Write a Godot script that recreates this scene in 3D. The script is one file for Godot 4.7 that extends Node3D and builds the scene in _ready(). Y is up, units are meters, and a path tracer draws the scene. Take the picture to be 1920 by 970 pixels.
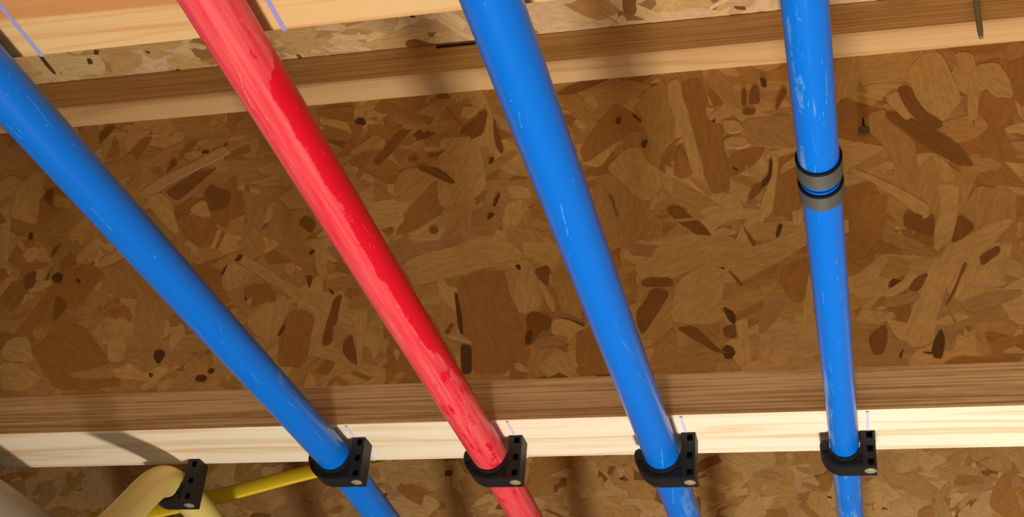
extends Node3D

const FLANGE_H := 0.038
const FLANGE_W := 0.073
const DEPTH := 0.405
const WEB := 0.011
const SPACING := 0.547
const ROOM := 2.1

var M := {}
var used := {}

# ---------------------------------------------------------------- helpers
func numbered(called: String) -> String:
	if not used.has(called):
		used[called] = 0
		return called
	used[called] += 1
	return "%s_%03d" % [called, used[called]]

func tag(o: Node, label := "", category := "", group := "", kind := "") -> void:
	if label != "": o.set_meta("label", label)
	if category != "": o.set_meta("category", category)
	if group != "": o.set_meta("group", group)
	if kind != "": o.set_meta("kind", kind)

func thing(called: String, at: Vector3, label: String, category: String, group := "") -> Node3D:
	var o := Node3D.new()
	o.name = numbered(called)
	add_child(o)
	o.position = at
	tag(o, label, category, group)
	return o

func put(called: String, mesh: Mesh, mat: Material, parent: Node, at := Vector3.ZERO) -> MeshInstance3D:
	var o := MeshInstance3D.new()
	o.name = numbered(called) if parent == self else called
	o.mesh = mesh
	o.material_override = mat
	o.cast_shadow = GeometryInstance3D.SHADOW_CASTING_SETTING_ON
	o.position = at
	parent.add_child(o, true)
	return o

func structure(called: String, mesh: Mesh, mat: Material, at: Vector3, label: String) -> MeshInstance3D:
	var o := put(called, mesh, mat, self, at)
	tag(o, label, "", "", "structure")
	return o

func box(size: Vector3) -> BoxMesh:
	var b := BoxMesh.new()
	b.size = size
	return b

# a closed profile in (y, z), counter-clockwise seen from +x, extruded along x; uv runs along the length and round the girth
func beam(prof: PackedVector2Array, x0: float, x1: float, ulen: float, vlen: float, u0: float, v0: float) -> ArrayMesh:
	var st := SurfaceTool.new()
	st.begin(Mesh.PRIMITIVE_TRIANGLES)
	st.set_smooth_group(-1)
	var n := prof.size()
	var girth := 0.0
	var steps := 8
	for i in n:
		var a := prof[i]
		var b := prof[(i + 1) % n]
		var g2 := girth + a.distance_to(b)
		for k in steps:
			var xa: float = lerp(x0, x1, float(k) / steps)
			var xb: float = lerp(x0, x1, float(k + 1) / steps)
			var p := [Vector3(xa, a.x, a.y), Vector3(xb, a.x, a.y), Vector3(xb, b.x, b.y), Vector3(xa, b.x, b.y)]
			var uv := [Vector2(u0 + xa / ulen, v0 + girth / vlen), Vector2(u0 + xb / ulen, v0 + girth / vlen), Vector2(u0 + xb / ulen, v0 + g2 / vlen), Vector2(u0 + xa / ulen, v0 + g2 / vlen)]
			for j in [0, 1, 2, 0, 2, 3]:
				st.set_uv(uv[j])
				st.add_vertex(p[j])
		girth = g2
	var tri := Geometry2D.triangulate_polygon(prof)
	for side in 2:
		for t in range(0, tri.size(), 3):
			var o := [0, 1, 2] if side == 0 else [0, 2, 1]
			for j in o:
				var q := prof[tri[t + j]]
				st.set_uv(Vector2(q.x * 4.0, q.y * 4.0))
				st.add_vertex(Vector3(x1 if side == 0 else x0, q.x, q.y))
	st.generate_normals()
	return st.commit()

func rect_profile(y0: float, y1: float, z0: float, z1: float, c: float) -> PackedVector2Array:
	return PackedVector2Array([Vector2(y0 + c, z1), Vector2(y0, z1 - c), Vector2(y0, z0 + c), Vector2(y0 + c, z0), Vector2(y1 - c, z0), Vector2(y1, z0 + c), Vector2(y1, z1 - c), Vector2(y1 - c, z1)])

# tube swept along points; u = angle from straight down towards +x, v = z
func sweep(pts: PackedVector3Array, r: float, segs := 48, v0 := 0.0, vlen := 1.3, inner := 0.0) -> ArrayMesh:
	var vs := PackedVector3Array()
	var ns := PackedVector3Array()
	var us := PackedVector2Array()
	var ix := PackedInt32Array()
	for i in pts.size():
		var t := (pts[min(i + 1, pts.size() - 1)] - pts[max(i - 1, 0)]).normalized()
		var ex := (Vector3.RIGHT - t * t.x).normalized()
		var dn := t.cross(ex)
		if dn.y > 0.0: dn = -dn
		for k in segs + 1:
			var a := TAU * k / segs
			var d := dn * cos(a) + ex * sin(a)
			vs.append(pts[i] + d * r)
			ns.append(d)
			us.append(Vector2(float(k) / segs, (pts[i].z - v0) / vlen))
	for i in pts.size() - 1:
		for k in segs:
			var a := i * (segs + 1) + k
			var b := a + segs + 1
			ix.append_array([a, b, a + 1, a + 1, b, b + 1])
	if inner > 0.0:
		for e in 2:
			var i := 0 if e == 0 else pts.size() - 1
			var base := vs.size()
			var nn := (pts[0] - pts[1]).normalized() if e == 0 else (pts[i] - pts[i - 1]).normalized()
			for k in segs + 1:
				var o := vs[i * (segs + 1) + k]
				vs.append(o)
				ns.append(nn)
				us.append(us[i * (segs + 1) + k])
				vs.append(pts[i] + (o - pts[i]) * (inner / r))
				ns.append(nn)
				us.append(us[i * (segs + 1) + k])
			for k in segs:
				var a := base + k * 2
				if e == 0: ix.append_array([a, a + 2, a + 1, a + 1, a + 2, a + 3])
				else: ix.append_array([a, a + 1, a + 2, a + 1, a + 3, a + 2])
	return arrays_mesh(vs, ns, us, ix, PackedColorArray())

func arrays_mesh(vs, ns, us, ix, cs) -> ArrayMesh:
	for i in range(0, ix.size(), 3):
		var g: Vector3 = (vs[ix[i + 1]] - vs[ix[i]]).cross(vs[ix[i + 2]] - vs[ix[i]])
		if g.dot(ns[ix[i]]) > 0.0:
			var keep: int = ix[i + 1]
			ix[i + 1] = ix[i + 2]
			ix[i + 2] = keep
	var ar := []
	ar.resize(Mesh.ARRAY_MAX)
	ar[Mesh.ARRAY_VERTEX] = vs
	ar[Mesh.ARRAY_NORMAL] = ns
	ar[Mesh.ARRAY_TEX_UV] = us
	ar[Mesh.ARRAY_INDEX] = ix
	if cs.size() > 0: ar[Mesh.ARRAY_COLOR] = cs
	var m := ArrayMesh.new()
	m.add_surface_from_arrays(Mesh.PRIMITIVE_TRIANGLES, ar)
	return m

# surface of revolution about y: profile of (radius, y) from bottom to top
func lathe(prof: PackedVector2Array, segs := 24) -> ArrayMesh:
	var st := SurfaceTool.new()
	st.begin(Mesh.PRIMITIVE_TRIANGLES)
	st.set_smooth_group(-1)
	for i in prof.size() - 1:
		for k in segs:
			var a0 := TAU * k / segs
			var a1 := TAU * (k + 1) / segs
			var p := [Vector3(cos(a0) * prof[i].x, prof[i].y, sin(a0) * prof[i].x), Vector3(cos(a1) * prof[i].x, prof[i].y, sin(a1) * prof[i].x),
				Vector3(cos(a1) * prof[i + 1].x, prof[i + 1].y, sin(a1) * prof[i + 1].x), Vector3(cos(a0) * prof[i + 1].x, prof[i + 1].y, sin(a0) * prof[i + 1].x)]
			for j in [0, 1, 2, 0, 2, 3]: st.add_vertex(p[j])
	st.generate_normals()
	return st.commit()

func spline(ctrl: Array, n: int) -> PackedVector3Array:
	var out := PackedVector3Array()
	for i in ctrl.size() - 1:
		var a: Vector3 = ctrl[max(i - 1, 0)]
		var b: Vector3 = ctrl[i]
		var c: Vector3 = ctrl[i + 1]
		var d: Vector3 = ctrl[min(i + 2, ctrl.size() - 1)]
		for k in n: out.append(b.cubic_interpolate(c, a, d, float(k) / n))
	out.append(ctrl[-1])
	return out

# ---------------------------------------------------------------- textures
func noise_bytes(sd: int, freq: float, w: int, h: int, w2: int, h2: int, oct := 3) -> PackedByteArray:
	var n := FastNoiseLite.new()
	n.seed = sd
	n.frequency = freq
	n.fractal_octaves = oct
	n.noise_type = FastNoiseLite.TYPE_SIMPLEX_SMOOTH
	var im := n.get_image(w, h, false, false, false)
	im.convert(Image.FORMAT_L8)
	if w != w2 or h != h2: im.resize(w2, h2, Image.INTERPOLATE_CUBIC)
	return im.get_data()

func tex(w: int, h: int, data: PackedByteArray) -> ImageTexture:
	var im := Image.create_from_data(w, h, false, Image.FORMAT_RGB8, data)
	im.generate_mipmaps()
	return ImageTexture.create_from_image(im)

func smooth(a: float, b: float, x: float) -> float:
	var t: float = clamp((x - a) / (b - a), 0.0, 1.0)
	return t * t * (3.0 - 2.0 * t)

# laminated veneer flange: figured veneer on the broad faces, brown glued plies on the two edges; v runs once round the girth, colours sRGB
func lumber(sd: int, pale: Color, dark: Color, bands: float, strength: float, edge_pale: Color, edge_dark: Color) -> ImageTexture:
	var w := 2048
	var h := 512
	var broad := noise_bytes(sd, 0.012, 40, h, w, h, 2)
	var warp := noise_bytes(sd + 1, 0.06, 110, 64, w, h, 2)
	var fine := noise_bytes(sd + 2, 0.16, 110, h, w, h, 3)
	var fleck := noise_bytes(sd + 3, 0.09, w, h, w, h, 2)
	var d := PackedByteArray()
	d.resize(w * h * 3)
	for y in h:
		var v := y / float(h)
		var edge := (v > 0.337 and v < 0.5) or v > 0.837
		var ply := absf(fposmod(v * 74.0, 1.0) - 0.5) * 2.0
		var c0 := edge_pale if edge else pale
		var c1 := edge_dark if edge else dark
		for x in w:
			var i := y * w + x
			var b := broad[i] / 255.0
			var wv := warp[i] / 255.0
			var ring := 0.5 + 0.5 * sin((y / float(h) * bands + wv * 2.2 + b * 1.5) * TAU)
			ring = ring * ring * ring
			var t: float = clamp(ring * 0.55 * strength + (b - 0.45) * 1.1 * strength + (fine[i] / 255.0 - 0.5) * 0.75 * strength + (fleck[i] / 255.0 - 0.5) * 0.12, 0.0, 1.0)
			if edge: t = clamp(0.40 + (fine[i] / 255.0 - 0.5) * 1.8 + (ply - 0.5) * 0.30 + (b - 0.5) * 0.7 + (fleck[i] / 255.0 - 0.5) * 0.3, 0.0, 1.0)
			d[i * 3] = int(255.0 * lerp(c0.r, c1.r, t))
			d[i * 3 + 1] = int(255.0 * lerp(c0.g, c1.g, t))
			d[i * 3 + 2] = int(255.0 * lerp(c0.b, c1.b, t))
	return tex(w, h, d)

# plastic pipe: clean colour, scuffed film with ragged outlines, pale specks and scratches
# film_of(angle in degrees from straight down towards +x, z in mm) says how much of the film lies there
func pipe_skin(sd: int, clean: Color, film: Color, speck: Color, film_of: Callable, scratches: int) -> ImageTexture:
	var w := 256
	var h := 2048
	var n1 := noise_bytes(sd, 0.035, 128, 1024, w, h, 3)
	var n2 := noise_bytes(sd + 1, 0.05, w, 256, w, h, 3)
	var n3 := noise_bytes(sd + 2, 0.09, w, 90, w, h, 3)
	var n4 := noise_bytes(sd + 3, 0.16, w, h, w, h, 2)
	var d := PackedByteArray()
	d.resize(w * h * 3)
	for y in h:
		var z := -400.0 + 1300.0 * (y + 0.5) / h
		for x in w:
			var i := y * w + x
			var ang := 360.0 * (x + 0.5) / w
			if ang > 180.0: ang -= 360.0
			var m: float = film_of.call(ang, z)
			var rag := (n1[i] / 255.0 - 0.5) * 0.9 + (n2[i] / 255.0 - 0.5) * 0.8 + (n4[i] / 255.0 - 0.5) * 0.35
			var t: float = smooth(0.36, 0.62, m + rag) * (0.80 + 0.45 * (n2[i] / 255.0 - 0.5) + 0.7 * (n3[i] / 255.0 - 0.5))
			t = clamp(t, 0.0, 1.0)
			d[i * 3] = int(255.0 * lerp(clean.r, film.r, t))
			d[i * 3 + 1] = int(255.0 * lerp(clean.g, film.g, t))
			d[i * 3 + 2] = int(255.0 * lerp(clean.b, film.b, t))
	var rng := RandomNumberGenerator.new()
	rng.seed = sd * 7 + 3
	for s in scratches:
		var x := rng.randf_range(0, w)
		var y := rng.randf_range(0, h)
		var dx := rng.randf_range(-0.35, 0.35)
		var ln := rng.randi_range(2, 6) if rng.randf() < 0.75 else rng.randi_range(12, 50)
		var op := rng.randf_range(0.25, 0.8)
		for k in ln:
			x += dx + rng.randf_range(-0.3, 0.3)
			if rng.randf() < 0.2: continue
			var i: int = (posmod(int(y) + k, h) * w + posmod(int(x), w)) * 3
			d[i] = int(lerp(float(d[i]), speck.r * 255.0, op))
			d[i + 1] = int(lerp(float(d[i + 1]), speck.g * 255.0, op))
			d[i + 2] = int(lerp(float(d[i + 2]), speck.b * 255.0, op))
	return tex(w, h, d)

func grain_tex(sd: int) -> ImageTexture:
	var w := 256
	var a := noise_bytes(sd, 0.07, 24, w, w, w, 3)
	var b := noise_bytes(sd + 1, 0.03, w, w, w, w, 3)
	var d := PackedByteArray()
	d.resize(w * w * 3)
	for i in w * w:
		var v: float = clamp(0.95 + (a[i] / 255.0 - 0.5) * 0.10 + (b[i] / 255.0 - 0.5) * 0.14, 0.0, 1.0)
		var c := int(v * 255.0)
		d[i * 3] = c
		d[i * 3 + 1] = c
		d[i * 3 + 2] = c
	return tex(w, w, d)

func mat(c: Color, rough: float, spec := 0.5, metal := 0.0) -> StandardMaterial3D:
	var m := StandardMaterial3D.new()
	m.albedo_color = c
	m.roughness = rough
	m.metallic_specular = spec
	m.metallic = metal
	return m

func textured(t: Texture2D, rough: float, spec := 0.5) -> StandardMaterial3D:
	var m := mat(Color.WHITE, rough, spec)
	m.albedo_texture = t
	return m

# ---------------------------------------------------------------- wood strands of the boards
# linear colours of the strand kinds
const STRAND := {
	"L": Color(0.660, 0.392, 0.128), "M": Color(0.545, 0.295, 0.084), "O": Color(0.450, 0.208, 0.048), "D": Color(0.285, 0.122, 0.026),
	"K": Color(0.140, 0.060, 0.016), "P": Color(0.520, 0.280, 0.100), "Q": Color(0.640, 0.380, 0.150)}

func strand_into(poly: PackedVector2Array, h: float, tilt: Vector2, dir: Vector2, c: Color, vs: PackedVector3Array, ns: PackedVector3Array, us: PackedVector2Array, cs: PackedColorArray, ix: PackedInt32Array, off: Vector2) -> void:
	var n := poly.size()
	var mid := Vector2.ZERO
	for p in poly: mid += p / n
	var nn := Vector3(-tilt.x, -tilt.y, 1.0).normalized()
	var base := vs.size()
	for p in poly:
		var q := p - mid
		vs.append(Vector3(p.x, p.y, max(h + q.dot(tilt), 0.0001)))
		ns.append(nn)
		us.append(Vector2(q.dot(dir) * 9.0, q.dot(Vector2(-dir.y, dir.x)) * 22.0) + off)
		cs.append(c)
	var tri := Geometry2D.triangulate_polygon(poly)
	for t in range(0, tri.size(), 3): ix.append_array([base + tri[t], base + tri[t + 2], base + tri[t + 1]] if ccw(poly[tri[t]], poly[tri[t + 1]], poly[tri[t + 2]]) else [base + tri[t], base + tri[t + 1], base + tri[t + 2]])
	var area := 0.0
	for i in n: area += poly[i].cross(poly[(i + 1) % n])
	for i in n:
		var j := (i + 1) % n
		var e := (poly[j] - poly[i]).normalized()
		var on := Vector3(e.y, -e.x, 0.0) * (1.0 if area > 0.0 else -1.0)
		var s := vs.size()
		for v in [vs[base + i], vs[base + j], Vector3(poly[j].x, poly[j].y, -0.0003), Vector3(poly[i].x, poly[i].y, -0.0003)]:
			vs.append(v)
			ns.append(on)
			us.append(off)
			cs.append(c)
		if area > 0.0: ix.append_array([s, s + 1, s + 2, s, s + 2, s + 3])
		else: ix.append_array([s, s + 2, s + 1, s, s + 3, s + 2])

# cuts the corners of an outline and roughens it a little, as torn wood has it
func rounded(poly: PackedVector2Array, rng: RandomNumberGenerator) -> PackedVector2Array:
	var out := PackedVector2Array()
	var n := poly.size()
	for i in n:
		var a := poly[i]
		var b := poly[(i + 1) % n]
		var e := minf(0.2, 0.0035 / maxf(a.distance_to(b), 0.0001))
		var side := (b - a).orthogonal() * 0.03
		out.append(a.lerp(b, e))
		if a.distance_to(b) > 0.02: out.append(a.lerp(b, rng.randf_range(0.4, 0.6)) + side * rng.randf_range(-1, 1))
		out.append(a.lerp(b, 1.0 - e))
	return out

func ccw(a: Vector2, b: Vector2, c: Vector2) -> bool:
	return (b - a).cross(c - a) > 0.0

func random_strands(sd: int, r: Rect2, count: int, gain: Color, weights: Array) -> ArrayMesh:
	var rng := RandomNumberGenerator.new()
	rng.seed = sd
	var vs := PackedVector3Array()
	var ns := PackedVector3Array()
	var us := PackedVector2Array()
	var cs := PackedColorArray()
	var ix := PackedInt32Array()
	var kinds := ["L", "M", "O", "P", "Q", "D", "K"]
	for s in count:
		var k: String = kinds[rng.rand_weighted(PackedFloat32Array(weights))]
		var ln := rng.randf_range(0.022, 0.085)
		if rng.randf() < 0.12: ln = rng.randf_range(0.085, 0.14)
		var wd := ln * rng.randf_range(0.16, 0.5)
		if k == "D": 
			ln *= 0.6
			wd *= 0.45
		elif k == "K":
			ln = rng.randf_range(0.004, 0.014)
			wd = ln * rng.randf_range(0.25, 0.7)
		var c := Vector2(rng.randf_range(r.position.x, r.end.x), rng.randf_range(r.position.y, r.end.y))
		var a := rng.randf_range(0, PI)
		if rng.randf() < 0.4: a = rng.randfn(0.0, 0.35)
		var d := Vector2(cos(a), sin(a))
		var q := Vector2(-d.y, d.x)
		var poly := PackedVector2Array()
		var shape := [[-0.5, -0.3], [-0.22, -0.5], [0.2, -0.5], [0.47, -0.38], [0.5, 0.1], [0.4, 0.45], [0.05, 0.5], [-0.35, 0.46], [-0.5, 0.15]]
		for p in shape: poly.append(c + d * ln * (p[0] + rng.randf_range(-0.12, 0.12)) + q * wd * (p[1] + rng.randf_range(-0.2, 0.2)))
		poly = rounded(poly, rng)
		var clip := PackedVector2Array()
		for p in poly: clip.append(p.clamp(r.position, r.end))
		if clip.size() < 3 or Geometry2D.triangulate_polygon(clip).is_empty(): continue
		var col: Color = STRAND[k]
		var g := gain * rng.randf_range(0.88, 1.08)
		var h := rng.randf_range(0.0002, 0.0008) if k != "K" else rng.randf_range(0.0007, 0.0009)
		strand_into(clip, h, Vector2(rng.randf_range(-1, 1), rng.randf_range(-1, 1)) * 0.006, d, Color(min(col.r * g.r, 0.82), min(col.g * g.g, 0.58), min(col.b * g.b, 0.3)), vs, ns, us, cs, ix, Vector2(rng.randf(), rng.randf()))
	return arrays_mesh(vs, ns, us, ix, cs)

func strand_thing(kind: String, xy: Array, h: float, rng: RandomNumberGenerator) -> ArrayMesh:
	var vs := PackedVector3Array()
	var ns := PackedVector3Array()
	var us := PackedVector2Array()
	var cs := PackedColorArray()
	var ix := PackedInt32Array()
	var poly := PackedVector2Array()
	var far := 0.0
	var dir := Vector2.RIGHT
	for i in range(0, xy.size(), 2): poly.append(Vector2(xy[i], xy[i + 1]) * 0.001)
	for a in poly:
		for b in poly:
			if a.distance_to(b) > far:
				far = a.distance_to(b)
				dir = (b - a) / far
	poly = rounded(poly, rng)
	var col: Color = STRAND[kind]
	var g := rng.randf_range(1.0, 1.09)
	strand_into(poly, h, Vector2(rng.randf_range(-1, 1), rng.randf_range(-1, 1)) * 0.002, dir, Color(col.r * g, col.g * g, col.b * g), vs, ns, us, cs, ix, Vector2(rng.randf(), rng.randf()))
	if ix.is_empty(): return null
	return arrays_mesh(vs, ns, us, ix, cs)

# single strands on the web above the clips, K also painting the shade of holes and slits: kind, then x, y in millimetres on the web
const WEB_STRANDS_AND_SHADE := [
	["O", [-329, 134, -322, 99, -308, 60, -277, 58, -276, 79, -265, 81, -266, 114, -280, 130, -288, 159, -302, 161, -333, 155]],
	["O", [-726, 77, -705, 58, -641, 60, -644, 69, -694, 71, -694, 76, -668, 81, -658, 84, -672, 101, -688, 118, -706, 130, -730, 118, -749, 104]],
	["L", [-372, 148, -333, 157, -311, 163, -282, 166, -282, 187, -309, 199, -368, 182, -386, 173]],
	["L", [-362, 278, -350, 261, -361, 260, -360, 239, -356, 231, -321, 241, -314, 254, -321, 286, -328, 312, -365, 312, -364, 290]],
	["O", [-124, 294, -114, 248, -106, 226, -90, 228, -91, 257, -96, 278, -96, 299, -113, 309, -110, 332, -118, 358, -136, 352]],
	["L", [69, 320, 80, 295, 92, 284, 110, 308, 97, 362, 82, 364, 67, 345]],
	["L", [-140, 115, -134, 99, -109, 96, -95, 100, -101, 113, -97, 126, -96, 151, -120, 151, -136, 139]],
	["L", [-94, 151, -82, 136, -69, 143, -25, 170, -26, 186, -69, 170, -85, 177, -117, 152]],
	["M", [-172, 315, -164, 290, -151, 283, -140, 286, -139, 306, -150, 362, -174, 342]],
	["L", [-184, 242, -172, 226, -161, 224, -151, 239, -145, 250, -165, 267, -171, 282, -181, 284, -187, 280, -202, 264]],
	["O", [-228, 284, -222, 269, -193, 291, -172, 308, -175, 321, -196, 336, -214, 312]],
	["O", [6, 148, 31, 159, 42, 213, 27, 218, 8, 209]],
	["L", [-818, 274, -817, 257, -783, 245, -789, 295, -791, 310, -807, 314, -819, 290]],
	["M", [41, 266, 58, 216, 68, 215, 67, 268, 45, 294, 44, 305, 30, 300, 26, 288]],
	["M", [-625, 97, -608, 99, -620, 150, -649, 162, -639, 96]],
	["O", [-494, 102, -490, 74, -465, 71, -462, 88, -462, 124, -480, 133, -491, 127]],
	["L", [50, 67, 66, 71, 74, 102, 85, 141, 74, 150, 59, 118, 44, 80]],
	["L", [-159, 149, -147, 140, -118, 151, -110, 158, -112, 182, -154, 176, -160, 161]],
	["P", [-73, 276, -32, 268, -34, 306, -81, 304]],
	["O", [-54, 199, -27, 206, -32, 265, -52, 259]],
	["L", [-500, 152, -457, 119, -451, 122, -448, 131, -458, 141, -492, 158, -545, 193, -554, 188]],
	["L", [-147, 336, -141, 317, -129, 271, -123, 248, -114, 249, -114, 256, -124, 298, -134, 338, -137, 360, -148, 356]],
	["D", [74, 262, 100, 239, 114, 236, 99, 265, 55, 301, 43, 299]],
	["Q", [-664, 266, -648, 281, -584, 316, -593, 325, -657, 291, -676, 274]],
	["L", [-519, 108, -500, 96, -494, 111, -487, 140, -500, 148, -508, 134, -518, 138, -529, 119]],
	["M", [-402, 242, -381, 241, -368, 268, -373, 279, -398, 279, -405, 266]],
	["O", [-615, 219, -596, 205, -582, 204, -579, 225, -586, 234, -614, 244, -624, 244]],
	["L", [-765, 60, -737, 59, -725, 71, -736, 78, -753, 88, -776, 89]],
	["L", [92, 141, 102, 140, 118, 157, 140, 182, 121, 180, 92, 162, 81, 149]],
	["L", [83, 203, 73, 162, 88, 163, 96, 193, 99, 219, 81, 221]],
	["L", [-277, 127, -271, 114, -253, 122, -256, 135, -263, 160, -270, 173, -276, 155]],
	["L", [-654, 250, -626, 223, -620, 226, -636, 260, -651, 274, -666, 266]],
	["L", [124, 331, 136, 308, 152, 306, 152, 321, 143, 346, 123, 344]],
	["O", [-51, 134, -42, 115, -32, 113, -25, 142, -26, 159, -49, 148]],
	["M", [-235, 116, -215, 105, -221, 124, -237, 166, -247, 153]],
	["L", [-768, 90, -739, 88, -753, 116, -774, 115, -779, 99]],
	["L", [-558, 155, -541, 154, -530, 172, -559, 188, -564, 167]],
	["D", [-637, 265, -629, 261, -594, 299, -614, 295, -647, 274]],
	["L", [118, 330, 112, 284, 120, 286, 126, 334, 123, 359, 108, 361]],
	["D", [-171, 110, -165, 89, -158, 97, -141, 130, -156, 136]],
	["D", [66, 296, 82, 276, 94, 282, 77, 300, 68, 328, 56, 327]],
	["O", [-498, 352, -456, 338, -460, 361, -499, 361]],
	["O", [-389, 219, -397, 206, -391, 204, -377, 208, -350, 227, -392, 230]],
	["D", [-591, 245, -574, 249, -572, 265, -598, 279, -603, 268]],
	["L", [55, 203, 68, 185, 73, 190, 73, 201, 30, 234, 10, 245]],
	["O", [-389, 231, -350, 228, -358, 237, -363, 265, -384, 238]],
	["M", [-151, 85, -138, 95, -141, 129, -164, 87]],
	["O", [152, 304, 159, 292, 165, 349, 150, 341]],
	["D", [-264, 84, -258, 87, -252, 98, -244, 98, -242, 111, -259, 118, -266, 114]],
	["D", [-336, 313, -334, 307, -322, 313, -320, 339, -325, 343, -348, 316]],
	["P", [96, 96, 136, 109, 137, 116, 109, 115, 89, 106]],
	["L", [-661, 86, -645, 84, -646, 106, -656, 114, -667, 107]],
	["P", [-68, 84, -54, 98, -44, 117, -60, 122, -68, 105]],
	["L", [-58, 231, -67, 200, -57, 199, -50, 240, -48, 263, -53, 262]],
	["L", [74, 154, 87, 162, 96, 191, 83, 192, 75, 170]],
	["D", [-450, 114, -451, 92, -442, 93, -440, 118, -439, 146, -447, 140]],
	["L", [-420, 104, -415, 71, -411, 68, -411, 107, -412, 126, -419, 129, -424, 123]],
	["L", [-470, 173, -461, 162, -456, 162, -463, 201, -474, 198]],
	["D", [-427, 287, -422, 286, -398, 321, -401, 325, -408, 324, -430, 291]],
	["P", [-542, 136, -531, 127, -526, 135, -537, 146, -537, 159, -546, 159, -556, 152]],
	["D", [52, 180, 68, 173, 75, 170, 77, 193, 68, 186, 67, 192, 53, 195]],
	["L", [-242, 93, -228, 91, -226, 84, -222, 94, -210, 99, -232, 109, -243, 107]],
	["L", [-34, 97, -38, 64, -34, 75, -25, 100, -23, 114, -26, 142]],
	["O", [-139, 267, -141, 250, -133, 244, -123, 248, -126, 260, -135, 282]],
	["L", [-720, 194, -710, 208, -702, 216, -710, 227, -727, 200]],
	["L", [61, 290, 67, 292, 56, 324, 45, 316]],
	["D", [-383, 283, -384, 278, -361, 265, -347, 257, -344, 260, -364, 278]],
	["D", [-122, 84, -104, 71, -91, 68, -101, 74, -122, 97, -137, 95]],
	["L", [-600, 91, -587, 110, -592, 123, -604, 117]],
	["M", [-441, 92, -430, 88, -426, 106, -443, 115]],
	["D", [20, 62, 29, 64, 33, 81, 31, 91, 17, 79]],
	["M", [-695, 70, -650, 68, -652, 76, -696, 76]],
	["Q", [139, 124, 141, 139, 126, 146, 120, 132]],
	["L", [-769, 265, -752, 262, -747, 267, -756, 275, -772, 282]],
	["P", [40, 104, 58, 109, 61, 117, 37, 116, 29, 107]],
	["L", [-602, 241, -590, 242, -602, 262, -616, 251]],
	["D", [-735, 147, -731, 131, -723, 139, -721, 151, -736, 162]],
	["D", [-430, 85, -423, 77, -413, 71, -418, 86, -424, 104, -431, 96]],
	["D", [88, 162, 95, 165, 109, 176, 97, 191]],
	["D", [54, 185, 70, 171, 75, 186, 68, 184, 65, 191, 55, 198]],
	["K", [-318, 59, -309, 59, -312, 86, -322, 88]],  # shade beside the red pipe, painted as a dark strip
	["L", [83, 239, 87, 222, 96, 226, 95, 238, 80, 255]],
	["P", [-257, 82, -227, 82, -231, 93, -255, 90]],
	["D", [-164, 136, -138, 135, -141, 144, -162, 145, -167, 141]],
	["D", [-772, 168, -763, 172, -767, 192, -780, 184]],
	["D", [-481, 212, -477, 224, -490, 235, -497, 226]],
	["Q", [-92, 274, -74, 274, -77, 286, -97, 285]],
	["L", [-246, 119, -241, 114, -240, 125, -252, 146, -259, 148]],
	["L", [34, 113, 50, 120, 60, 132, 57, 136, 33, 119]],
	["Q", [-92, 290, -78, 293, -82, 304, -99, 306]],
	["D", [-733, 344, -723, 363, -736, 364, -740, 345]],
	["D", [-74, 322, -63, 321, -64, 343, -70, 343]],
	["D", [-251, 142, -248, 142, -248, 164, -263, 159]],
	["L", [-347, 336, -338, 333, -330, 345, -344, 349, -348, 342]],
	["K", [66, 58, 72, 57, 76, 75, 73, 85, 64, 65]],
	["D", [-312, 312, -309, 298, -303, 288, -300, 290, -307, 314, -314, 329]],
	["D", [109, 138, 125, 151, 124, 158, 108, 149]],
	["D", [-783, 275, -772, 267, -776, 290, -784, 287]],
	["D", [60, 119, 69, 136, 58, 132, 50, 120]],
	["K", [-324, 99, -320, 97, -330, 139, -333, 141]],
	["Q", [100, 119, 125, 119, 127, 124, 99, 124]],
	["L", [-439, 118, -429, 111, -421, 114, -422, 122, -432, 119, -440, 124]],
	["D", [-96, 84, -86, 83, -87, 97, -98, 93]],
	["D", [-64, 235, -72, 229, -76, 217, -71, 218, -62, 228]],
	["D", [85, 112, 99, 142, 96, 144, 77, 102]],
	["K", [-615, 88, -608, 80, -603, 90, -607, 96, -615, 95]],
	["L", [-68, 66, -66, 58, -60, 60, -60, 75, -69, 75]],
	["K", [-57, 243, -64, 235, -62, 228, -55, 238, -53, 257, -56, 261]],
	["Q", [-332, 93, -309, 86, -314, 92, -327, 98, -335, 96]],
	["D", [-50, 315, -48, 313, -38, 334, -43, 339]],
	["K", [-744, 176, -735, 174, -734, 183, -742, 187, -747, 182]],
	["L", [-499, 170, -492, 166, -489, 176, -496, 181, -500, 178]],
	["K", [-93, 100, -87, 95, -87, 106, -98, 114]],
	["D", [-647, 300, -640, 306, -646, 316, -651, 296]],
	["D", [-80, 321, -75, 321, -75, 340, -79, 341]],
	["L", [-269, 59, -257, 58, -267, 68, -274, 67]],
	["D", [-79, 310, -68, 310, -67, 316, -78, 318]],
	["D", [-753, 202, -747, 223, -756, 213]],
	["K", [-264, 86, -259, 87, -259, 100, -265, 94]],
	["D", [-194, 223, -191, 210, -187, 209, -193, 220, -195, 233, -200, 235]],
	["D", [-363, 211, -364, 208, -362, 204, -359, 203, -356, 204, -355, 207, -357, 210, -360, 212]],
	["D", [-366, 290, -357, 299, -378, 292]],
	["D", [-74, 175, -71, 169, -69, 173, -81, 193]],
	["K", [-306, 230, -303, 228, -299, 244, -303, 241]],
	["D", [-334, 98, -330, 108, -333, 110, -338, 100]],
	["K", [-61, 340, -57, 340, -57, 349, -63, 352]],
	["D", [-85, 135, -80, 131, -84, 139, -94, 150]],
	["L", [-138, 99, -133, 99, -138, 110, -141, 110]],
	["K", [-171, 285, -167, 281, -164, 291, -170, 291]],
	["K", [-786, 227, -782, 227, -784, 236, -788, 235]],
	["K", [-195, 312, -191, 312, -190, 320, -195, 319]],
	["D", [-386, 285, -384, 292, -396, 290]],
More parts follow.
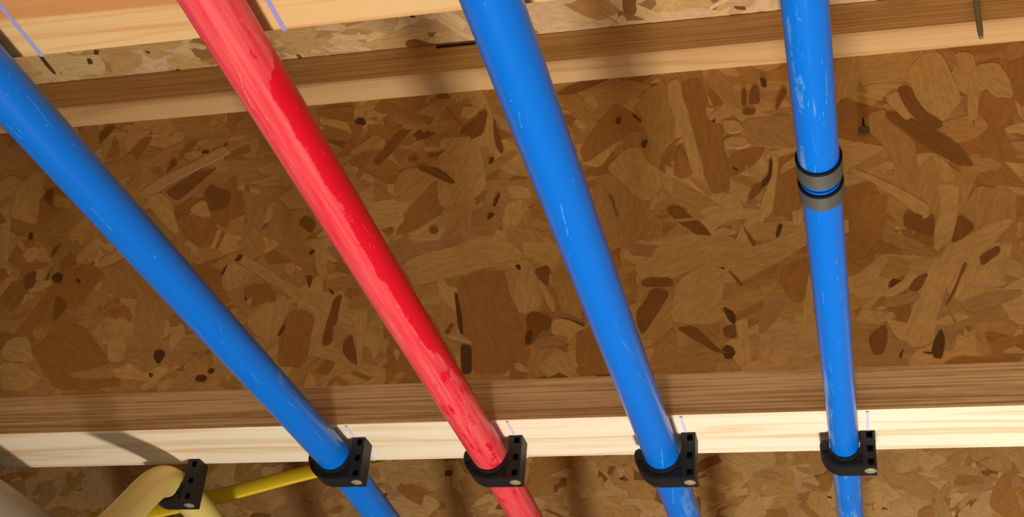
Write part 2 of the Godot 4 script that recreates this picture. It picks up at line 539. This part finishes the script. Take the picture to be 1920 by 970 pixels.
	["K", [-50, 178, -46, 190, -50, 191, -53, 178]],
	["K", [-314, 277, -310, 278, -309, 285, -313, 284]],
	["K", [-550, 186, -546, 191, -549, 195, -554, 188]],
	["K", [-307, 215, -303, 221, -308, 223, -310, 216]],
	["K", [-179, 319, -172, 312, -170, 313, -179, 323]],
	["K", [-557, 70, -552, 69, -550, 73, -555, 75]],
	["K", [-493, 104, -489, 114, -491, 116, -495, 105]],
	["K", [-563, 172, -560, 185, -565, 175]],
	["K", [-225, 106, -213, 99, -214, 102, -238, 111]],
	["K", [-717, 173, -713, 173, -716, 178, -719, 178]],
	["K", [41, 58, 44, 68, 40, 62]],
	["K", [-613, 67, -610, 70, -616, 73]],
	["K", [64, 61, 65, 63, 57, 64]],
]

# ---------------------------------------------------------------- builders
func make_joist(z: float, label: String, look: String, x0: float, x1: float) -> Node3D:
	# z is the near face of its flanges
	var j := thing("wooden_i_joist", Vector3(0, 0, z), label, "joist", "floor joists")
	var o := absf(z) * 1.37
	put("bottom_flange", beam(rect_profile(0, FLANGE_H, -FLANGE_W, 0, 0.0016), x0, x1, 4.3, 0.2183, 0.5 + o, 0.0), M["lumber_" + look], j)
	put("top_flange", beam(rect_profile(DEPTH - FLANGE_H, DEPTH, -FLANGE_W, 0, 0.0016), x0, x1, 4.3, 0.2183, 0.5 + o, 0.0), M.lumber_top, j)
	var zc := -FLANGE_W / 2.0
	put("web", beam(rect_profile(FLANGE_H - 0.012, DEPTH - FLANGE_H + 0.012, zc - WEB / 2.0, zc + WEB / 2.0, 0.0003), x0, x1, 1.0, 0.8, o, 0.0), M.board, j)
	return j

func straight_pipe(x: float, y: float, m: float, sag: float, z0: float, z1: float, lift := 0.0) -> PackedVector3Array:
	var p := PackedVector3Array()
	var n := int(abs(z1 - z0) / 0.02) + 1
	for i in n + 1:
		var z: float = lerp(z0, z1, float(i) / n)
		var over: float = max(-0.045 - z, 0.0)
		p.append(Vector3(x + m * z, y - sag * over + lift * (1.0 - smooth(0.0, 0.25, z)), z))
	return p

func make_clip(at: Vector3, r: float, label: String) -> void:
	# at: pipe axis at the near face of the clip; the clip hangs from the flange at y = 0
	var t := thing("pipe_clip", at, label, "clip", "black pipe clips under the joist")
	var R := r + 0.0005
	var top := -at.y
	var bot := -(R + 0.0066)
	var bx := R + 0.0118
	var wall := R + 0.0009
	var prof := PackedVector2Array([Vector2(bx, top), Vector2(bx, bot), Vector2(-0.004, bot)])
	for k in range(0, 9):
		var a: float = deg_to_rad(lerp(248.0, 178.0, k / 8.0))
		prof.append(Vector2(cos(a), sin(a)) * (R + lerp(0.0071, 0.0072, k / 8.0)))
	prof.append(Vector2(-R - 0.0062, 0.0034))
	prof.append(Vector2(-R - 0.0035, 0.0048))
	prof.append(Vector2(-R - 0.0008, 0.0040))
	for k in range(0, 25):
		var a: float = deg_to_rad(lerp(172.0, 360.0, k / 24.0))
		prof.append(Vector2(cos(a), sin(a)) * R)
	prof.append(Vector2(wall, 0.003))
	prof.append(Vector2(wall, top))
	var body := CSGCombiner3D.new()
	body.name = "hook"
	t.add_child(body)
	var deep := 0.018
	csg_poly(body, prof, deep, 0.0, false)
	# sunk panel between the hook and the block, leaving a raised lip round the pipe
	var sunk := PackedVector2Array()
	for k in range(0, 15):
		var a: float = deg_to_rad(lerp(192.0, 308.0, k / 14.0))
		sunk.append(Vector2(cos(a), sin(a)) * (R + 0.0016))
	sunk.append(Vector2(wall + 0.0005, -R * 0.62))
	sunk.append(Vector2(wall + 0.0005, bot + 0.0016))
	sunk.append(Vector2(-0.003, bot + 0.0016))
	for k in range(0, 7):
		var a: float = deg_to_rad(lerp(246.0, 194.0, k / 6.0))
		sunk.append(Vector2(cos(a), sin(a)) * (R + lerp(0.0057, 0.0057, k / 6.0)))
	csg_poly(body, sunk, 0.004, 0.002, true)
	var lip := PackedVector2Array()
	for k in range(0, 19):
		var a: float = deg_to_rad(lerp(188.0, 345.0, k / 18.0))
		lip.append(Vector2(cos(a), sin(a)) * (R + 0.0017))
	for k in range(0, 19):
		var a: float = deg_to_rad(lerp(345.0, 188.0, k / 18.0))
		lip.append(Vector2(cos(a), sin(a)) * (R + 0.0001))
	csg_poly(body, lip, 0.006, 0.0025, false)
	var span := top - bot
	for f in [0.12, 0.50, 0.86]:
		var b := CSGBox3D.new()
		b.size = Vector3(0.0045, 0.0056, 0.014)
		b.position = Vector3((wall + bx) / 2.0 + 0.0012, top - span * f, -0.003)
		b.operation = CSGShape3D.OPERATION_SUBTRACTION
		b.material = M.clip
		body.add_child(b, true)
	var peg := CSGCylinder3D.new()
	peg.radius = 0.0014
	peg.height = 0.004
	peg.rotation_degrees.x = 90
	peg.position = Vector3(R * 0.82, -R * 1.02, -0.002)
	peg.material = M.clip
	body.add_child(peg, true)
	var nail := put("nail", lathe(PackedVector2Array([Vector2(0.0001, -0.0012), Vector2(0.0028, -0.0010), Vector2(0.0046, -0.0002), Vector2(0.0046, 0.0004), Vector2(0.0016, 0.0008), Vector2(0.0016, 0.003), Vector2(0.0001, 0.003)]), 20), M.nail_brass, t, Vector3((wall + bx) / 2.0 + 0.0006, bot - 0.0004, -0.0075))
	nail.set_meta("label", "small brass coloured nail head under the clip")

func csg_poly(body: Node, prof: PackedVector2Array, deep: float, z: float, cut: bool) -> void:
	var c := CSGPolygon3D.new()
	c.polygon = prof
	c.mode = CSGPolygon3D.MODE_DEPTH
	c.depth = deep
	c.position.z = z
	c.material = M.clip
	c.operation = CSGShape3D.OPERATION_SUBTRACTION if cut else CSGShape3D.OPERATION_UNION
	body.add_child(c, true)

func flat_mark(parent: Node, x: float, z0: float, z1: float, w: float, material: Material) -> void:
	# chalk on the underside of a flange
	put("chalk_line", box(Vector3(w, 0.0003, absf(z1 - z0))), material, parent, Vector3(x, -0.0001, (z0 + z1) / 2.0))

func _ready() -> void:
	# ------------------------------------------------ camera, sky, light, exposure
	var cam := Camera3D.new()
	cam.name = "camera"
	add_child(cam)
	cam.position = Vector3(0, -0.43276, 0.93792)
	cam.rotation_order = EULER_ORDER_YXZ
	cam.rotation_degrees = Vector3(30.95218, 16.29324, 5.20271)
	cam.fov = rad_to_deg(2.0 * atan(485.0 / 2484.5))
	cam.near = 0.02
	cam.far = 50.0
	cam.current = true
	var we := WorldEnvironment.new()
	we.name = "environment"
	var env := Environment.new()
	env.background_mode = Environment.BG_COLOR
	env.background_color = Color(0.5, 0.5, 0.5)
	env.tonemap_mode = Environment.TONE_MAPPER_LINEAR
	env.tonemap_exposure = 1.0
	env.sdfgi_enabled = true
	env.ssao_enabled = true
	env.ssil_enabled = true
	we.environment = env
	add_child(we)
	var key := AreaLight3D.new()
	key.name = "work_lamp_light"
	key.area_size = Vector2(0.24, 0.18)
	key.light_energy = 2.75
	key.light_color = Color(1.0, 0.975, 0.94)
	key.area_range = 12.0
	key.area_attenuation = 2.0
	key.shadow_enabled = true
	var aim := Basis(Vector3.BACK, -deg_to_rad(LAMP_TILT))
	key.transform = Transform3D(aim * Basis(Vector3.RIGHT, PI / 2.0), LAMP + aim * Vector3(0, 0.012, 0))
	add_child(key)
	var fill_light := AreaLight3D.new()  # unseen fill light, added to brighten the web and flange sides
	fill_light.name = "added_fill_light"
	fill_light.area_size = Vector2(1.5, 0.9)
	fill_light.light_energy = 1.15
	fill_light.light_color = Color(1.0, 0.93, 0.82)
	fill_light.area_range = 12.0
	fill_light.area_attenuation = 2.0
	fill_light.shadow_enabled = true
	fill_light.position = ADDED_WINDOW + Vector3(0, 0, -0.03)
	add_child(fill_light)
	materials()
	build_room()
	build_joists()
	build_pipes()
	build_clips()
	build_small_things()
	build_lamp()

const LAMP := Vector3(0.0, -1.3, 0.22)
const LAMP_TILT := 36.0
const ADDED_WINDOW := Vector3(0.1, -0.85, 2.09)  # place of the added fill light and its pane

func materials() -> void:
	M.lumber_pale = textured(lumber(11, Color(0.935, 0.865, 0.750), Color(0.815, 0.650, 0.460), 5.0, 0.8, Color(0.805, 0.640, 0.440), Color(0.585, 0.420, 0.250)), 0.62, 0.35)
	M.lumber_orange = textured(lumber(23, Color(0.835, 0.680, 0.460), Color(0.755, 0.515, 0.295), 4.0, 1.2, Color(0.805, 0.640, 0.440), Color(0.585, 0.420, 0.250)), 0.62, 0.35)
	M.lumber_top = textured(lumber(37, Color(0.845, 0.685, 0.470), Color(0.730, 0.530, 0.325), 5.0, 0.9, Color(0.870, 0.710, 0.460), Color(0.710, 0.530, 0.310)), 0.65, 0.3)
	M.board = mat(Color(0.62, 0.45, 0.27), 0.75, 0.3)
	M.strand = textured(grain_tex(5), 0.6, 0.35)
	M.strand.vertex_color_use_as_albedo = true
	M.strand_seen = M.strand
	var blue := Color(0.0, 0.430, 0.830)
	var haze := Color(0.40, 0.56, 0.82)
	var speck := Color(0.74, 0.84, 0.95)
	M.blue_a = textured(pipe_skin(101, blue, haze, speck, func(a: float, z: float) -> float: return -0.10 + (0.40 if z < 130.0 and (a < -25.0 or a > 75.0) else 0.0), 340), 0.30, 0.5)
	M.blue_b = textured(pipe_skin(131, blue, haze, speck, func(a: float, z: float) -> float: return -0.16 + (0.58 if z < -35.0 and a > 25.0 else 0.0), 260), 0.28, 0.5)
	M.blue_c = textured(pipe_skin(151, blue, haze, speck, func(a: float, z: float) -> float: return -0.06 + (0.62 if z < 110.0 and a < -38.0 else 0.0) + (0.36 if z < -50.0 else 0.0) + (0.36 if z > 400.0 and a < 5.0 else 0.0) + (0.5 if z > 347.0 and z < 372.0 and a < -35.0 else 0.0), 360), 0.30, 0.5)
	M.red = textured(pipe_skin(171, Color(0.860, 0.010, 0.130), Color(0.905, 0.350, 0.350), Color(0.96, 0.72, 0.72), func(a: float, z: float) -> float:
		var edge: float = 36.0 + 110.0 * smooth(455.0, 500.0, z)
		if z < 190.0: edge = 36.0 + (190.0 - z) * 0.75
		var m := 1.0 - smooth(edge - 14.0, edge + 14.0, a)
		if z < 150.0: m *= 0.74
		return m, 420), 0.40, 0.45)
	M.cream = mat(Color(0.86, 0.76, 0.44), 0.42, 0.45)
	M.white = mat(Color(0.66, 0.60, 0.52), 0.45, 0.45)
	M.yellow = mat(Color(0.90, 0.76, 0.14), 0.5, 0.4)
	M.clip = mat(Color(0.085, 0.080, 0.078), 0.5, 0.45)
	M.nail_brass = mat(Color(0.62, 0.56, 0.45), 0.6, 0.4, 0.4)
	M.steel = mat(Color(0.50, 0.46, 0.40), 0.5, 0.5, 0.35)
	M.ring = mat(Color(0.40, 0.385, 0.365), 0.55, 0.5, 0.55)
	M.ring_edge = mat(Color(0.055, 0.052, 0.050), 0.5, 0.4)
	M.fitting = mat(Color(0.02, 0.33, 0.68), 0.35, 0.5)
	M.chalk = mat(Color(0.78, 0.74, 0.82), 0.95, 0.1)
	M.chalk_strong = mat(Color(0.58, 0.57, 0.78), 0.95, 0.1)
	M.dark_brown = mat(Color(0.24, 0.19, 0.13), 0.9, 0.1)
	M.concrete = mat(Color(0.66, 0.64, 0.61), 0.9, 0.2)
	M.plaster = mat(Color(0.74, 0.71, 0.66), 0.9, 0.2)
	M.dark_paint = mat(Color(0.12, 0.12, 0.13), 0.5, 0.5)
	M.lamp_yellow = mat(Color(0.80, 0.60, 0.08), 0.45, 0.5)
	M.lamp_glass = mat(Color(0.95, 0.94, 0.90), 0.3, 0.5)
	M.fill_pane_glow = mat(Color(0.8, 0.82, 0.84), 0.2, 0.5)  # glowing pane added for fill, not a known window
	M.fill_pane_glow.emission_enabled = true
	M.fill_pane_glow.emission = Color(0.96, 0.98, 1.0)
	M.fill_pane_glow.emission_energy_multiplier = 0.8
	M.lamp_glass.emission_enabled = true
	M.lamp_glass.emission = Color(1.0, 0.95, 0.88)
	M.lamp_glass.emission_energy_multiplier = 3.0

func build_room() -> void:
	var h := 2.2
	structure("floor", box(Vector3(ROOM * 2 + 0.4, 0.1, ROOM * 2 + 0.4)), M.concrete, Vector3(0, -h - 0.05, 0), "grey concrete basement floor")
	var wy := (DEPTH + 0.018 - h) / 2.0
	var wh := DEPTH + 0.018 + h
	structure("wall_left", box(Vector3(0.2, wh, ROOM * 2 + 0.4)), M.plaster, Vector3(-ROOM - 0.1, wy, 0), "pale basement wall at the left joist ends")
	structure("wall_right", box(Vector3(0.2, wh, ROOM * 2 + 0.4)), M.plaster, Vector3(ROOM + 0.1, wy, 0), "pale basement wall at the right joist ends")
	structure("wall_back", box(Vector3(ROOM * 2, wh, 0.2)), M.plaster, Vector3(0, wy, -ROOM - 0.1), "pale basement wall the pipes run towards")
	structure("wall_front", box(Vector3(ROOM * 2, wh, 0.2)), M.plaster, Vector3(0, wy, ROOM + 0.1), "pale basement wall behind the camera")
	var fill_win := structure("added_fill_window_1", box(Vector3(1.5, 0.9, 0.02)), M.fill_pane_glow, ADDED_WINDOW, "added glowing fill window, unseen behind the camera")  # pane and frame added out of view to carry the fill light
	for e in [[Vector3(1.62, 0.06, 0.05), Vector3(0, 0.48, 0)], [Vector3(1.62, 0.06, 0.05), Vector3(0, -0.48, 0)], [Vector3(0.06, 0.9, 0.05), Vector3(0.78, 0, 0)], [Vector3(0.06, 0.9, 0.05), Vector3(-0.78, 0, 0)]]:
		put("frame_bar", box(e[0]), M.white, fill_win, e[1])
	var c := structure("ceiling", box(Vector3(ROOM * 2, 0.018, ROOM * 2)), M.board, Vector3(0, DEPTH + 0.009, 0), "underside of the strand board subfloor above the joists")
	var s := put("wood_strands", random_strands(71, Rect2(-1.4, -0.01, 2.2, 0.50), 4100, Color(1.30, 1.42, 1.85), [0.36, 0.32, 0.04, 0.1, 0.2, 0.03, 0.03]), M.strand, c, Vector3(0, -0.009, 0))
	s.rotation_degrees.x = 90
	# single dark marks, built as strand shapes, x and z in millimetres
	var rng := RandomNumberGenerator.new()
	rng.seed = 41
	for e in [["K", [-784, 45, -780, 45, -780, 16, -782, 12, -784, 15]], ["D", [-181, 38, -168, 36, -171, 16, -177, 13, -183, 20]], ["K", [-720, 43, -715, 41, -720, 35, -724, 37]], ["K", [-735, 32, -730, 31, -732, 23, -738, 22]], ["K", [-668, 34, -663, 32, -666, 28]], ["D", [-398, 10, -388, 11, -378, 4, -374, -2, -402, 1]]]:
		var one := put("strand", strand_thing(e[0], e[1], 0.0012, rng), M.strand, c, Vector3(0, -0.009, 0))
		one.rotation_degrees.x = 90
	s.set_meta("kind", "stuff")
	s.set_meta("label", "pressed pale wood strands of the subfloor underside")

func build_joists() -> void:
	var zc := -FLANGE_W / 2.0 + WEB / 2.0
	for k in range(-3, 4):
		var label: String
		if k == 0: label = "wooden floor joist with strand board web that the black pipe clips hang from"
		elif k == 1: label = "nearest floor joist, its orange pine underside at the top edge of the photo"
		elif k == -1: label = "farther floor joist whose strand board web shows below the clips"
		else: label = "%s floor joist beyond the ones in view" % ["third", "fourth"][-k - 2] if k < 0 else "%s floor joist behind the camera" % ["first", "second"][k - 2]
		var j := make_joist(SPACING * k, label, "orange" if k == 1 else "pale", -ROOM + 0.005, ROOM - 0.005)
		if k == 0:
			var s := put("wood_strands", random_strands(7, Rect2(-1.4, FLANGE_H - 0.004, 2.2, DEPTH - 2 * FLANGE_H + 0.008), 4600, Color(1.07, 1.06, 1.05), [0.24, 0.42, 0.20, 0.14, 0.05, 0.035, 0.010]), M.strand, j, Vector3(0, 0, zc))
			s.set_meta("kind", "stuff")
			s.set_meta("label", "pressed brown wood strands of the joist web")
			var rng := RandomNumberGenerator.new()
			rng.seed = 99
			for i in WEB_STRANDS_AND_SHADE.size():
				var e: Array = WEB_STRANDS_AND_SHADE[i]
				var m := strand_thing(e[0], e[1], 0.0010 + 0.0006 * i / WEB_STRANDS_AND_SHADE.size() + (0.0002 if e[0] == "K" else 0.0), rng)
				if m != null: put("strand", m, M.strand_seen, j, Vector3(0, 0, zc))
			for x in [-0.4030, -0.2660, -0.1270, 0.0125]: flat_mark(j, x, -0.0005, -0.0725, 0.0022, M.chalk)
			flat_mark(j, -0.768, -0.045, -0.072, 0.004, M.chalk)
			var gap_shade := put("gap_shade", box(Vector3(0.040, 0.0032, 0.003)), M.dark_brown, j, Vector3(-0.350, DEPTH - 0.0045, -0.0009))  # dark strip standing in for shade between flange and subfloor
			gap_shade.set_meta("label", "dark strip painted for the shade in the slot along the top flange")
		elif k == 1:
			for x in [-0.4035, -0.2650]: flat_mark(j, x, -0.0005, -0.0725, 0.0026, M.chalk_strong)
		elif k == -1:
			var s := put("wood_strands", random_strands(17, Rect2(-1.6, FLANGE_H, 2.4, DEPTH - 2 * FLANGE_H), 4600, Color(1.12, 1.12, 1.2), [0.36, 0.34, 0.12, 0.12, 0.10, 0.06, 0.01]), M.strand, j, Vector3(0, 0, zc))
			s.set_meta("kind", "stuff")
			s.set_meta("label", "pressed wood strands of the farther joist web")

func build_pipes() -> void:
	var P := [[-0.4203, -0.0173, -0.00582, 0.060, 0.0015], [-0.2856, -0.0176, 0.00877, 0.022, 0.001], [-0.1458, -0.0209, -0.00446, 0.0, 0.003]]
	var skin := [M.blue_a, M.red, M.blue_b]
	var label := ["blue plastic water pipe at the far left, beside the red pipe", "red scuffed plastic water pipe between two thick blue pipes", "thick blue plastic water pipe right of the red pipe, without a joint"]
	for i in 3:
		var t := thing("water_pipe", Vector3.ZERO, label[i], "pipe", "water pipes under the joists")
		var p: Array = P[i]
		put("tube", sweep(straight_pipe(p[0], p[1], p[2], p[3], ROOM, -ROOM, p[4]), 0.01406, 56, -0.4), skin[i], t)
	# thin pipe with a crimped coupling
	var q := thing("water_pipe", Vector3.ZERO, "thinner blue plastic water pipe on the right with two metal crimp rings", "pipe", "water pipes under the joists")
	var x := -0.0059
	var y := -0.0134
	var m := -0.00742
	put("tube", sweep(straight_pipe(x, y, m, 0.0, ROOM, 0.3335), 0.01092, 56, -0.4, 1.3, 0.008), M.blue_c, q)
	put("tube", sweep(straight_pipe(x, y, m, 0.0, 0.3315, -ROOM, 0.0015), 0.01092, 56, -0.4, 1.3, 0.008), M.blue_c, q)
	put("coupling_insert", sweep(straight_pipe(x, y, m, 0.0, 0.345, 0.320), 0.0095, 40), M.fitting, q)
	for z in [[0.3495, 0.3365], [0.3285, 0.3160]]:
		var ring := put("crimp_ring", sweep(straight_pipe(x, y, m, 0.0, z[0], z[1]), 0.01225, 56, 0.0, 1.3, 0.0109), M.ring, q)
		ring.set_meta("label", "worn grey metal crimp ring")
		put("ring_edge", sweep(straight_pipe(x, y, m, 0.0, z[0] + 0.0016, z[0] - 0.0002), 0.01235, 56, 0.0, 1.3, 0.0109), M.ring_edge, ring)
	# natural pipe that bends down through the leftmost clip
	var c := thing("water_pipe", Vector3.ZERO, "cream plastic pipe bending down through the leftmost clip", "pipe", "water pipes under the joists")
	var path := spline([Vector3(-0.560, -0.50, 0.34), Vector3(-0.574, -0.19, 0.110), Vector3(-0.5835, -0.0785, 0.0070), Vector3(-0.5885, -0.0315, -0.0400), Vector3(-0.5895, -0.0200, -0.072), Vector3(-0.588, -0.0225, -0.110), Vector3(-0.5845, -0.034, -0.165), Vector3(-0.570, -0.075, -0.33), Vector3(-0.54, -0.20, -0.70)], 12)
	put("tube", sweep(path, 0.01406, 56, 0.0, 1.3, 0.010), M.cream, c)
	# white drain pipe in the corner
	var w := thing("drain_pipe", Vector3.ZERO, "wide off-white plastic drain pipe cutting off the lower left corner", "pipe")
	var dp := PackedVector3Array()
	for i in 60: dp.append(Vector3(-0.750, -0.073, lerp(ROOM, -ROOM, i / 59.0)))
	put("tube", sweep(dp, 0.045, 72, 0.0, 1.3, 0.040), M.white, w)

func build_clips() -> void:
	make_clip(Vector3(-0.4202, -0.0158, -0.0224), 0.01406, "black plastic hook clip holding the leftmost blue pipe")
	make_clip(Vector3(-0.2858, -0.0166, -0.0263), 0.01406, "black plastic hook clip holding the red pipe")
	make_clip(Vector3(-0.1457, -0.0179, -0.0291), 0.01406, "black plastic hook clip holding the thick blue pipe right of the red one")
	make_clip(Vector3(-0.0056, -0.0119, -0.0340), 0.01092, "smaller black plastic hook clip holding the thin blue pipe")
	make_clip(Vector3(-0.5895, -0.0195, -0.0600), 0.01406, "black plastic hook clip holding the bent cream pipe")

func build_small_things() -> void:
	# flat yellow cable behind the joist
	var t := thing("electrical_cable", Vector3.ZERO, "flat yellow electrical cable crossing behind the leftmost blue pipe clip", "cable")
	var pts := spline([Vector3(-1.15, -0.022, -0.200), Vector3(-0.86, -0.020, -0.200), Vector3(-0.6796, 0.0052, -0.200), Vector3(-0.5228, 0.0432, -0.200), Vector3(-0.4021, 0.0726, -0.200), Vector3(-0.2, 0.121, -0.200), Vector3(0.3, 0.245, -0.200)], 10)
	var st := SurfaceTool.new()
	st.begin(Mesh.PRIMITIVE_TRIANGLES)
	var prof := [Vector2(-0.0018, -0.0074), Vector2(0.0018, -0.0074), Vector2(0.0026, -0.0060), Vector2(0.0026, 0.0060), Vector2(0.0018, 0.0074), Vector2(-0.0018, 0.0074), Vector2(-0.0026, 0.0060), Vector2(-0.0026, -0.0060)]
	for i in pts.size() - 1:
		for k in 8:
			var a: Vector2 = prof[k]
			var b: Vector2 = prof[(k + 1) % 8]
			var p := [pts[i] + Vector3(0, a.y, a.x), pts[i + 1] + Vector3(0, a.y, a.x), pts[i + 1] + Vector3(0, b.y, b.x), pts[i] + Vector3(0, b.y, b.x)]
			for j in [0, 2, 1, 0, 3, 2]: st.add_vertex(p[j])
	st.generate_normals()
	put("sheath", st.commit(), M.yellow, t)
	# nails
	var n := put("nail", lathe(PackedVector2Array([Vector2(0.0001, -0.0615), Vector2(0.0018, -0.0610), Vector2(0.0026, -0.054), Vector2(0.0030, 0.002), Vector2(0.0001, 0.002)]), 20), M.steel, self, Vector3(0.127, DEPTH, 0.007))
	tag(n, "grey steel nail poking down beside the top flange at the upper right", "nail", "stray nails")
	var n2 := put("nail", lathe(PackedVector2Array([Vector2(0.0001, -0.0002), Vector2(0.0050, 0.0), Vector2(0.0050, 0.0009), Vector2(0.0009, 0.0012), Vector2(0.0009, 0.018), Vector2(0.0001, 0.018)]), 20), M.dark_brown, self, Vector3(0.0257, 0.2800, -0.0268))
	n2.rotation_degrees.x = -14
	tag(n2, "short dark nail standing out of the joist web right of the thin blue pipe", "nail", "stray nails")

func build_lamp() -> void:
	var t := thing("work_lamp", LAMP, "yellow work lamp on a tripod shining up at the joists", "lamp")
	var aim := Basis(Vector3.BACK, -deg_to_rad(LAMP_TILT))
	var hs := put("housing", box(Vector3(0.30, 0.07, 0.24)), M.lamp_yellow, t)
	hs.transform = Transform3D(aim, aim * Vector3(0, -0.037, 0))
	var ls := put("lens", box(Vector3(0.25, 0.006, 0.19)), M.lamp_glass, t)
	ls.transform = Transform3D(aim, Vector3.ZERO)
	put("pole", lathe(PackedVector2Array([Vector2(0.001, -0.62), Vector2(0.014, -0.62), Vector2(0.014, -0.06), Vector2(0.001, -0.06)]), 20), M.dark_paint, t)
	for k in 3:
		var a := TAU * k / 3.0
		var foot := Vector3(cos(a) * 0.28, -0.891, sin(a) * 0.28)
		var p := PackedVector3Array([Vector3(0, -0.5, 0), foot])
		put("leg", sweep(p, 0.009, 16, 0.0, 1.3, 0.004), M.dark_paint, t)
